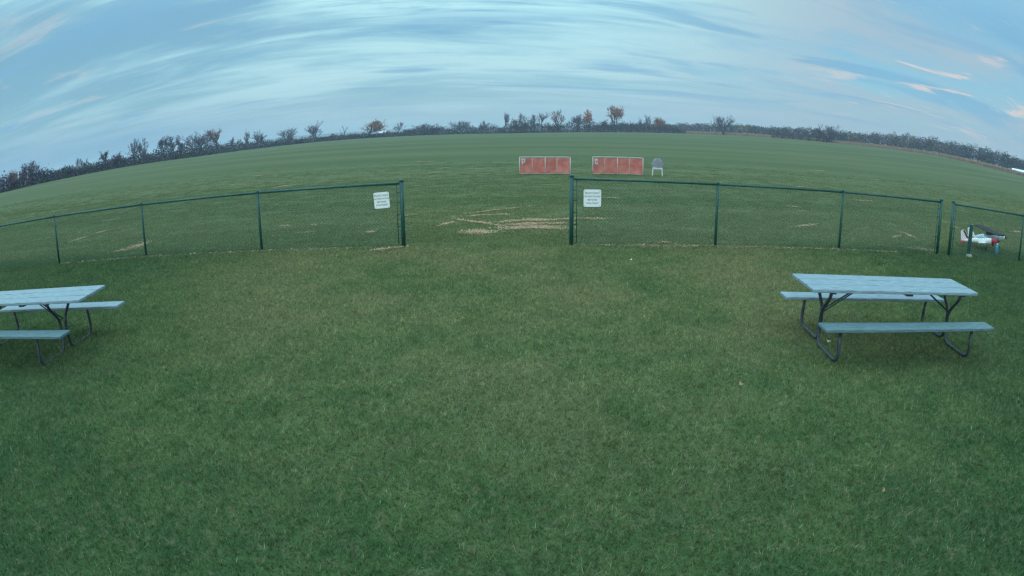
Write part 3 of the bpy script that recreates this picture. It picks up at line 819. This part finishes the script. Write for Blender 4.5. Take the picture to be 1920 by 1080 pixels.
def tree_mesh(h, w, kind, rnd, stems=1, dome=False, vshape=False):
    """trunk and limbs in one mesh, twigs and leaves of the crown in another"""
    K = KIND[kind]; tr, cr = MB(), MB(); tips = []
    k0 = h/10.0
    thick = max(.11, .034*h)
    def limb(p, d, L, r, lev):
        n = 3 if lev < 2 else 2
        pts = [p]; q = p.copy(); dd = d.copy()
        for i in range(n):
            dd = (dd + Vector((rnd.gauss(0,.16), rnd.gauss(0,.16), rnd.gauss(.06,.08)))).normalized()
            q = q + dd*(L/n); pts.append(q.copy())
        rr = [r*(1-.55*i/n) for i in range(n+1)]
        if lev <= 2: tr.tube(pts, rr, 5 if lev == 0 else 4, tuple(c*rnd.uniform(.85, 1.15) for c in K['bark']), caps=False)
        else: cr.tube(pts, [max(.022*k0, x) for x in rr], 3, K['twig'], caps=False)
        for i, pt in enumerate(pts[1:], 1): tips.append((pt, lev))
        if lev >= (2 if kind == 'snag' else 4): return
        kids = {0: rnd.randint(5, 7), 1: rnd.randint(4, 5), 2: rnd.randint(3, 4), 3: rnd.randint(2, 3)}[lev]
        if kind == 'snag': kids = 3
        for c in range(kids):
            t = rnd.uniform(.35, 1.0) if lev else rnd.uniform(.42, 1.0)
            if c == 0: t = 1.0
            i = min(n-1, int(t*n)); f = t*n-i
            bp = pts[i].lerp(pts[i+1], min(1, f))
            a = rnd.uniform(0, 6.283); sp = rnd.uniform(.45, .95) * (.5 if c == 0 else 1)
            if vshape and lev == 0: sp = rnd.uniform(.5, .8)
            nd = dd.orthogonal().normalized(); nd.rotate(Matrix.Rotation(a, 3, dd))
            nd = (dd*math.cos(sp) + nd*math.sin(sp) + Vector((0, 0, .14))).normalized()
            limb(bp, nd, L*rnd.uniform(.48, .70)*(1.15 if vshape and lev == 0 else 1), max(.02, r*rnd.uniform(.42, .6)), lev+1)
    for s in range(stems):
        a = rnd.uniform(0, 6.283); off = Vector((math.cos(a), math.sin(a), 0))*(.05*w if stems > 1 else 0)
        lean = Vector((math.cos(a)*.28, math.sin(a)*.28, 1)).normalized() if stems > 1 else Vector((rnd.gauss(0,.05), rnd.gauss(0,.05), 1)).normalized()
        limb(off+Vector((0,0,-.15)), lean, h*(.30 if dome else .44)*rnd.uniform(.92, 1.08), thick/(stems**.4), 0)
    # fit to the measured height and spread
    zmax = max(p.z for p, _ in tips); xs = sorted(math.hypot(p.x, p.y) for p, _ in tips)
    sz = h/zmax; sx = (w/2)/max(.5, xs[int(len(xs)*.86)])
    for g in (tr, cr):
        g.v = [(v[0]*sx if v[2] > 0 else v[0], v[1]*sx if v[2] > 0 else v[1], v[2]*sz) for v in g.v]
    ends = [Vector((p.x*sx, p.y*sx, p.z*sz)) for p, l in tips if l >= 2]
    for _ in range(K['n']):
        p = rnd.choice(ends); s = rnd.uniform(.12, .30)*(h/9)**.6
        j = .35 if not dome else .6
        q = p+Vector((rnd.gauss(0, j), rnd.gauss(0, j), rnd.gauss(0, j*.8)))
        q.z = max(.2, min(h, q.z))
        col = tuple(c*rnd.uniform(.75, 1.25) for c in K['leaf'])
        leaf_quad(cr, q, s, col, rnd)
    # fine twigs as slivers
    for _ in range(700 if K['leaf'] is None or kind == 'purple' else 260):
        if kind == 'snag': break
        p = rnd.choice(ends); d = Vector((rnd.gauss(0,1), rnd.gauss(0,1), rnd.gauss(.7,.7))).normalized()*rnd.uniform(.3, .9)*(h/10)
        o = d.orthogonal().normalized()*.045*(h/10+.3)
        cr.poly([p-o, p+o, p+d], K['twig'])
    return tr, cr
def tree(loc, h, w, kind, label, name='tree', cat='tree', group='trees along the far field edge', **kw):
    w *= 1.35 if kw.get('dome') else 1.15 if kind in ('bare', 'purple', 'rust') else 1.0
    rnd = random.Random(int(abs(loc[0])*97+abs(loc[1])*13))
    tr, cr = tree_mesh(h, w, kind, rnd, **kw)
    t = thing(name, label, cat, loc, 0, group)
    tr.build('trunk', M['plant'], t)
    if cr.f: cr.build('crown', M['plant'], t)
    return t
TREES = [
 ((-127.1,111.2,.10), 5.1,3.8,'rust','low orange-brown bush low in the hedgerow at the left frame edge',dict(dome=True,stems=3)),
 ((-130.6,117.6,.09), 6.6,2.5,'bare','thin bare tree between the orange-brown bush and the round dark tree',{}),
 ((-130.5,123.3,.08), 7.0,6.2,'purple','round dark bare tree standing tallest near the left frame edge',dict(dome=True,stems=2)),
 ((-132.6,142.3,.04), 3.8,6.9,'dark','low dark rounded bush in the dip of the left hedgerow',dict(dome=True,stems=3)),
 ((-135.7,151.0,.04), 5.5,2.2,'bare','left one of two tiny thin trees poking above the hedgerow dip',{}),
 ((-135.9,153.8,.04), 4.9,1.8,'bare','right one of two tiny thin trees poking above the hedgerow dip',{}),
 ((-133.5,164.0,.04), 6.8,3.7,'dark','narrow dark spiky tree just left of a purple-grey bush',{}),
 ((-132.2,169.8,.05), 5.5,5.4,'purple','purple-grey bush just right of the narrow dark spiky tree',dict(dome=True,stems=3)),
 ((-133.7,182.8,.01), 9.4,5.6,'bare','left one of a pair of tall open bare trees in the left hedgerow',{}),
 ((-134.7,191.7,-.06), 9.7,6.7,'bare','right one of a pair of tall open bare trees, with forking limbs',dict(vshape=True)),
 ((-133.4,203.4,-.17), 9.6,3.4,'purple','slim upright tree, first of three dense bare crowns in a row',{}),
 ((-131.3,206.8,-.23), 9.2,5.5,'purple','broad tree in the middle of three dense bare crowns in a row',{}),
 ((-131.7,214.7,-.28), 8.3,3.5,'purple','small tree, last and right of three dense bare crowns in a row',{}),
 ((-130.4,226.1,-.35), 10.5,9.7,'purple','wide bare bushy tree directly left of the ragged rust-brown tree',dict(stems=3)),
 ((-129.4,244.9,-.37), 11.5,8.7,'rust','ragged rust-brown tree with layered gaps, tallest of the left hedgerow',{}),
 ((-132.1,266.6,-.38), 7.2,2.4,'bare','small thin grey tree right beside the ragged rust-brown tree',{}),
 ((-131.4,278.6,-.38), 10.0,4.2,'bare','slender bare tree left of a twin-headed bare tree, mid hedgerow',{}),
 ((-129.3,291.6,-.38), 9.8,8.1,'bare','twin-headed bare tree rising from a broad bush in mid hedgerow',dict(stems=2)),
 ((-123.9,326.8,-.18), 10.1,11.3,'bare','pale bare tree whose limbs spread wide in a V over the hedge',dict(vshape=True,stems=2)),
 ((-117.4,354.0,-.03), 13.2,8.0,'bare','tall upright bare tree standing alone against the pale hills',dict(stems=2)),
 ((-103.5,369.3,.04), 9.1,5.4,'snag','dead crooked snag with few limbs, left of the round orange tree',dict(vshape=True)),
 ((-99.5,369.3,.05), 4.1,4.4,'dark','low dark shrub between the dead snag and the round orange tree',dict(dome=True,stems=3)),
 ((-93.3,379.2,.07), 12.9,25.0,'orange','large round orange-leaved tree on pale stems, left of the white house',dict(stems=3)),
 ((-73.3,389.2,.11), 9.4,6.3,'bare','small bare tree over a bush just right of the white house',{}),
 ((-62.9,383.5,.12), 5.0,7.5,'dark','low dark round bush left of the dense purple-grey tree',dict(dome=True,stems=3)),
 ((-51.8,383.1,.14), 8.3,14.2,'purple','wide dense purple-grey rounded tree in the centre-left hedgerow',dict(dome=True,stems=4)),
 ((-47.8,378.4,.14), 5.0,6.0,'dark','dark evergreen bush in front of the dense purple-grey tree',dict(dome=True,stems=3)),
 ((-28.9,380.9,.11), 8.9,11.3,'bare','broad many-stemmed bare tree over the centre-left hedge',dict(stems=4)),
 ((-18.7,383.5,.07), 8.4,8.0,'purple','smaller bare tree touching the broad many-stemmed one on its right',dict(stems=2)),
 ((-4.2,384.0,.02), 14.0,5.7,'bare','tall wispy upright tree, first of the row over the evergreen mound',{}),
 ((3.8,384.3,.04), 12.9,7.4,'bare','bare dark-limbed tree second in the row over the evergreen mound',{}),
 ((9.2,386.7,.14), 12.2,6.7,'bare','bare tree third in the row, just behind the evergreen mound',{}),
 ((11.0,378.9,.17), 7.5,15.2,'dark','broad dark evergreen mound in the middle of the hedgerow',dict(dome=True,stems=4)),
 ((15.6,387.2,.24), 12.0,6.1,'bare','pale thin tree rising behind the right half of the evergreen mound',{}),
 ((20.6,385.5,.33), 13.6,6.7,'bare','pale bare tree with a leaning trunk at the right end of the evergreen mound',dict(vshape=True)),
 ((27.6,379.9,.45), 5.2,8.0,'dark','small dark evergreen dome below a pinkish tufted tree',dict(dome=True,stems=3)),
 ((30.5,385.9,.49), 14.9,6.8,'rust','tall pinkish tufted tree standing over the small evergreen dome',{}),
 ((42.0,386.0,.69), 12.4,8.8,'purple','flat-topped grey bare tree between the pinkish and the orange upright trees',dict(stems=2)),
 ((50.3,383.7,.84), 14.8,7.4,'orange','upright tree with a compact orange-brown crown, left of the tallest tree',{}),
 ((59.6,384.4,1.04), 8.6,5.5,'dark','low dark tree between the compact orange-brown crown and the tallest tree',dict(stems=2)),
 ((66.7,381.2,1.20), 17.5,12.2,'orange','tallest tree of the far hedge, two trunks under a wide pink-orange crown',dict(stems=2)),
 ((76.8,381.4,1.41), 7.6,3.1,'bare','small spindly tree just right of the tallest tree',{}),
 ((83.1,380.0,1.55), 9.8,3.1,'bare','thin pole-like tree left of the dark ladder-limbed one',{}),
 ((88.1,378.9,1.66), 11.9,5.1,'bare','dark tree with ladder-like short limbs left of the orange dome tree',{}),
 ((94.3,379.5,1.79), 10.4,7.6,'orange','low orange dome-shaped tree at the right end of the central hedge',dict(dome=True,stems=3)),
 ((124.2,338.4,2.59), 12.7,11.6,'bare','lone bare tree standing in front of the tan corn strip',dict(stems=3)),
 ((166.2,287.1,3.21), 10.3,11.0,'purple','bushy grey tree at the right end of the hedge clump by the corn',dict(stems=3)),
 ((282.1,354.4,3.59), 8.5,7.0,'rust','rounded rust tree low against the right-hand wood',dict(dome=True,stems=3)),
 ((277.4,299.1,3.16), 8.2,6.4,'yellow','yellow-green tree at the foot of the right-hand wood',dict(dome=True,stems=3)),
 ((283.7,293.5,2.90), 7.2,6.5,'rust','dull red bush beside the yellow-green tree under the wood',dict(dome=True,stems=3)),
]
for loc, h, w, kind, label, kw in TREES:
    tree(loc, h, w, kind, label, name='bush' if label.split(' tree')[0] == label and 'snag' not in label else 'tree', **kw)

# the hedge of brush along the far edge, and the wood and corn behind it on the right: masses nobody could count
def hedge():
    g = MB(); rnd = random.Random(5)
    H = [(-70,4.4), (-50.6,4.2), (-46,3.6), (-43.6,2.9), (-40,3.1), (-36.9,4.2), (-30.5,4.9), (-26,4.6), (-24.2,4.3), (-20,3.7), (-16,3.4), (-12,3.4), (-8,3.8), (-4,5.4), (0,5.0), (4,6.2), (8,7.0), (12,6.6), (14.5,5.2), (16.5,2.4)]
    az = -70.0
    while az < 16.5:
        hh = lerp_tab(H, az, 1); D = edge_d(az)
        step = 1.0/ (D*math.pi/180)
        loc_h = hh*(.72+.5*abs(math.sin(az*3.1)*math.sin(az*1.3+1)))
        tone = rnd.choice([(.062, .056, .110), (.072, .058, .100), (.050, .052, .086), (.040, .052, .068), (.082, .058, .088)])
        for _ in range(170):
            a = az+rnd.uniform(-1.2, 1.2)*step; d = D+rnd.uniform(0, 5)
            z = rnd.random()**1.15*loc_h*rnd.uniform(.7, 1.1)
            p = polar(a, d, z+.05)
            leaf_quad(g, p, rnd.uniform(.18, .42), tuple(c*rnd.uniform(.8, 1.18) for c in tone), rnd)
        for _ in range(6):
            a = az+rnd.uniform(-1, 1)*step; d = D+rnd.uniform(0, 4)
            p = Vector(polar(a, d, loc_h*.6)); q = p+Vector((rnd.gauss(0,.4), rnd.gauss(0,.4), rnd.uniform(.5, 1.6)))
            o = Vector((.05, .02, 0)); g.poly([p-o, p+o, q], tone)
        # short reddish grass and weeds at its foot
        for _ in range(6):
            a = az+rnd.uniform(-1, 1)*step; p = polar(a, D-rnd.uniform(0, 1.5), rnd.uniform(.1, .6))
            leaf_quad(g, p, rnd.uniform(.2, .4), tuple(c*rnd.uniform(.7, 1.2) for c in (.090, .066, .085)), rnd)
        az += step
    tag(g.build('hedge_brush', M['plant']), 'dark purple-grey brush running along the far edge of the field', kind='stuff')
    # clump by the corn on the right
    g = MB()
    for _ in range(1900):
        a = 24.8+6.0*rnd.random(); k = math.sin(math.pi*min(1, max(0, (a-24.6)/6.6)))**.5
        d = edge_d(a)-4+rnd.uniform(0, 8)
        z = rnd.random()**.7*(5.6*k+.6)*(.75+.25*math.sin(a*7))
        tone = rnd.choice([(.070, .062, .105), (.062, .056, .092), (.046, .052, .072), (.08, .064, .092)])
        leaf_quad(g, polar(a, d, z+.1), rnd.uniform(.25, .5), tuple(c*rnd.uniform(.7, 1.25) for c in tone), rnd)
    tag(g.build('hedge_clump', M['plant']), 'grey brush clump beside the corn strip on the right', kind='stuff')
hedge()
def wood():
    g = MB(); rnd = random.Random(9)
    W = [(8,520,7), (11.2,520,9), (15.2,500,10), (18.4,500,12), (20.3,490,12.2), (22.4,480,12.8), (24.4,470,11.3), (26.5,460,13.3), (28.1,450,13.3), (32.8,440,13.2), (35,430,14.3), (38.2,420,15.8), (40.4,410,15.7), (43.8,400,15.1), (46.6,390,13.7), (48.4,385,13.1), (50.7,380,11.2), (62,360,11)]
    tones = [(.078,.070,.115), (.090,.074,.108), (.062,.062,.096), (.036,.056,.066), (.032,.048,.060), (.125,.085,.080), (.072,.070,.082), (.105,.088,.062)]
    az = 7.5
    while az < 62:
        D0 = lerp_tab(W, az, 1); top = lerp_tab(W, az, 2)
        for row in range(3):
            D = D0 - 22 + row*16 + rnd.uniform(-5, 5); a = az+rnd.uniform(-.3, .3)
            gz = Vector(polar(a, D)).z
            th = (top-gz)*(.88+.12*row)*rnd.uniform(.84, 1.02); tw = rnd.uniform(3.4, 5.6)
            tone = rnd.choice(tones)
            if az > 35 and row == 2 and rnd.random() < .6: tone = tones[4]
            c = Vector(polar(a, D))
            for _ in range(260):
                # leafy shell of an egg-shaped crown
                v = Vector((rnd.gauss(0,1), rnd.gauss(0,1), rnd.gauss(0,1))).normalized()*rnd.uniform(.55, 1.05)
                p = c+Vector((v.x*tw, v.y*tw, th*.56+v.z*th*.44))
                leaf_quad(g, p, rnd.uniform(.32, .65), tuple(q*rnd.uniform(.9, 1.12) for q in tone), rnd)
            g.tube([c+Vector((0,0,-.3)), c+Vector((0,0,th*.6))], [.22, .1], 4, BARK, caps=False)
        az += .62
    tag(g.build('wood', M['plant']), 'far-off mixed wood behind the corn on the right', kind='stuff')
    # standing corn
    g = MB()
    def stalks(a0, a1, n, hmul=1.0):
        for _ in range(n):
            a = rnd.uniform(a0, a1); d = edge_d(a)+1+rnd.random()**1.7*38
            p = Vector(polar(a, d)); hh = rnd.uniform(1.5, 2.1)*hmul
            k = rnd.uniform(.75, 1.2); t_ = rnd.choice([(.36,.24,.19), (.40,.28,.21), (.30,.20,.16)])
            col = tuple(c*k for c in t_); w = .09
            b = rnd.uniform(0, 3.14); o = Vector((math.cos(b)*w, math.sin(b)*w, 0))
            g.poly([p-o, p+o, p+o*.3+Vector((0, 0, hh))], col)
            q = p+Vector((0,0,hh*.55)); e = Vector((rnd.gauss(0,.4), rnd.gauss(0,.4), rnd.uniform(-.1,.45)))
            g.poly([q-Vector((0,0,.07)), q+Vector((0,0,.07)), q+e], col)
    stalks(16.0, 62, 38000, .95)
    tag(g.build('standing_corn', M['plant']), 'tan strip of standing dry corn along the right field edge', kind='stuff')
wood()

# ------------------------------------------------------------------ far buildings
def building(name, label, loc, rotz, L, W, H, R_, cat='building', wall=None, roof=None):
    t = thing(name, label, cat, loc, rotz)
    g = MB(); g.box((0,0,H/2-.2), (L, W, H+.4)); 
    for s in (-1, 1):
        x = s*L/2; g.loft([[(x-.02*s,-W/2,H), (x-.02*s,W/2,H), (x-.02*s,0,R_)], [(x,-W/2,H), (x,W/2,H), (x,0,R_)]], smooth=False)
    g.build('wall', wall or M['wall'], t)
    g = MB(); e = .35
    for s in (-1, 1):
        a = [(-L/2-e, s*(W/2+e), H-.15), (L/2+e, s*(W/2+e), H-.15), (L/2+e, 0, R_+.05), (-L/2-e, 0, R_+.05)]
        g.loft([a, [(x, y, z+.12) for x, y, z in a]], smooth=False)
    g.build('roof', roof or M['roof'], t)
    for x in (-L*.28, L*.2):
        g = MB(); g.box((x, -W/2-.02, H*.55), (1.0, .06, 1.1)); g.build('window', M['dark_glass'], t)
    g = MB(); g.box((-L*.03, -W/2-.02, 1.05), (1.1, .06, 2.1)); g.build('door', M['dark_glass'], t)
building('barn', 'long low barn with a white roof behind the corn at the right frame edge', (237, 192, 1.0), R(-48), 16, 9, 1.5, 3.0, 'barn')
building('farmhouse', 'tiny white-roofed farmhouse right of the round orange tree', (-93.6, 440, .1), R(8), 5.5, 6, 2.3, 4.3, 'house', wall=M['wall'])
tn = thing('pole_tent', 'small pale cone-shaped tent at the foot of the wood', 'tent', (235.5, 231.2, 2.6))
g = MB(); g.loft([[(q*math.cos(a), q*math.sin(a), z) for a in [i*math.pi/6 for i in range(12)]] for q, z in ((1.15,-.2), (.55,1.6), (.08,2.9))], smooth=False); g.build('canvas', M['wall'], tn)
g = MB(); g.tube([(0,0,2.85), (.05,0,3.15)], .04, 5); g.build('pole', M['frame'], tn)

# ------------------------------------------------------------------ litter on the lawn
def leaf(label, x, y, s, m, name='fallen_leaf', cat='leaf', seed=1):
    rnd = random.Random(seed); g = MB(); n = 9; up, lo = [], []
    for i in range(n):
        a = 2*math.pi*i/n; r = s*(1 if i % 2 == 0 else .62)*rnd.uniform(.8, 1.2)
        up.append((r*math.cos(a), r*.7*math.sin(a), .012*math.cos(2*a)+.004)); lo.append((up[-1][0], up[-1][1], up[-1][2]-.002))
    g.loft([lo, up], smooth=False)
    tag(g.build(name, m, None, (x, y, .042), rnd.uniform(0, 3)), label, cat)
leaf('small scrap of white paper on the open lawn in front of the right fence', 2.08, 10.23, .038, M['paper'], 'paper_scrap', 'paper', 3)
leaf('brown fallen leaf on the lawn below the near bench of the right table', 2.13, 4.85, .034, M['leaf'], seed=5)
leaf('pale dry leaf on the grass near the bottom of the photo, right side', 2.57, 2.85, .026, M['leaf'], seed=8)
leaf('white scrap caught by the left legs of the right picnic table', 3.68, 5.86, .035, M['paper'], 'paper_scrap', 'paper', 6)

# ------------------------------------------------------------------ haze
def build_haze(density):
    g = MB(); g.box((0, 0, 17.0), (7200, 7200, 38.0))      # from 2 m below ground to just above the hills
    m = bpy.data.materials.new('haze'); m.use_nodes = True; nt = m.node_tree; nt.nodes.clear()
    v = nt.nodes.new('ShaderNodeVolumePrincipled'); v.inputs['Color'].default_value = (.72, .86, 1.0, 1); v.inputs['Density'].default_value = density
    v.inputs['Anisotropy'].default_value = 0.0
    o = nt.nodes.new('ShaderNodeOutputMaterial'); nt.links.new(v.outputs[0], o.inputs['Volume'])
    tag(g.build('haze', m), 'thin blue dusk haze over the fields', kind='stuff')
HAZE = 0.0004
if HAZE: build_haze(HAZE)
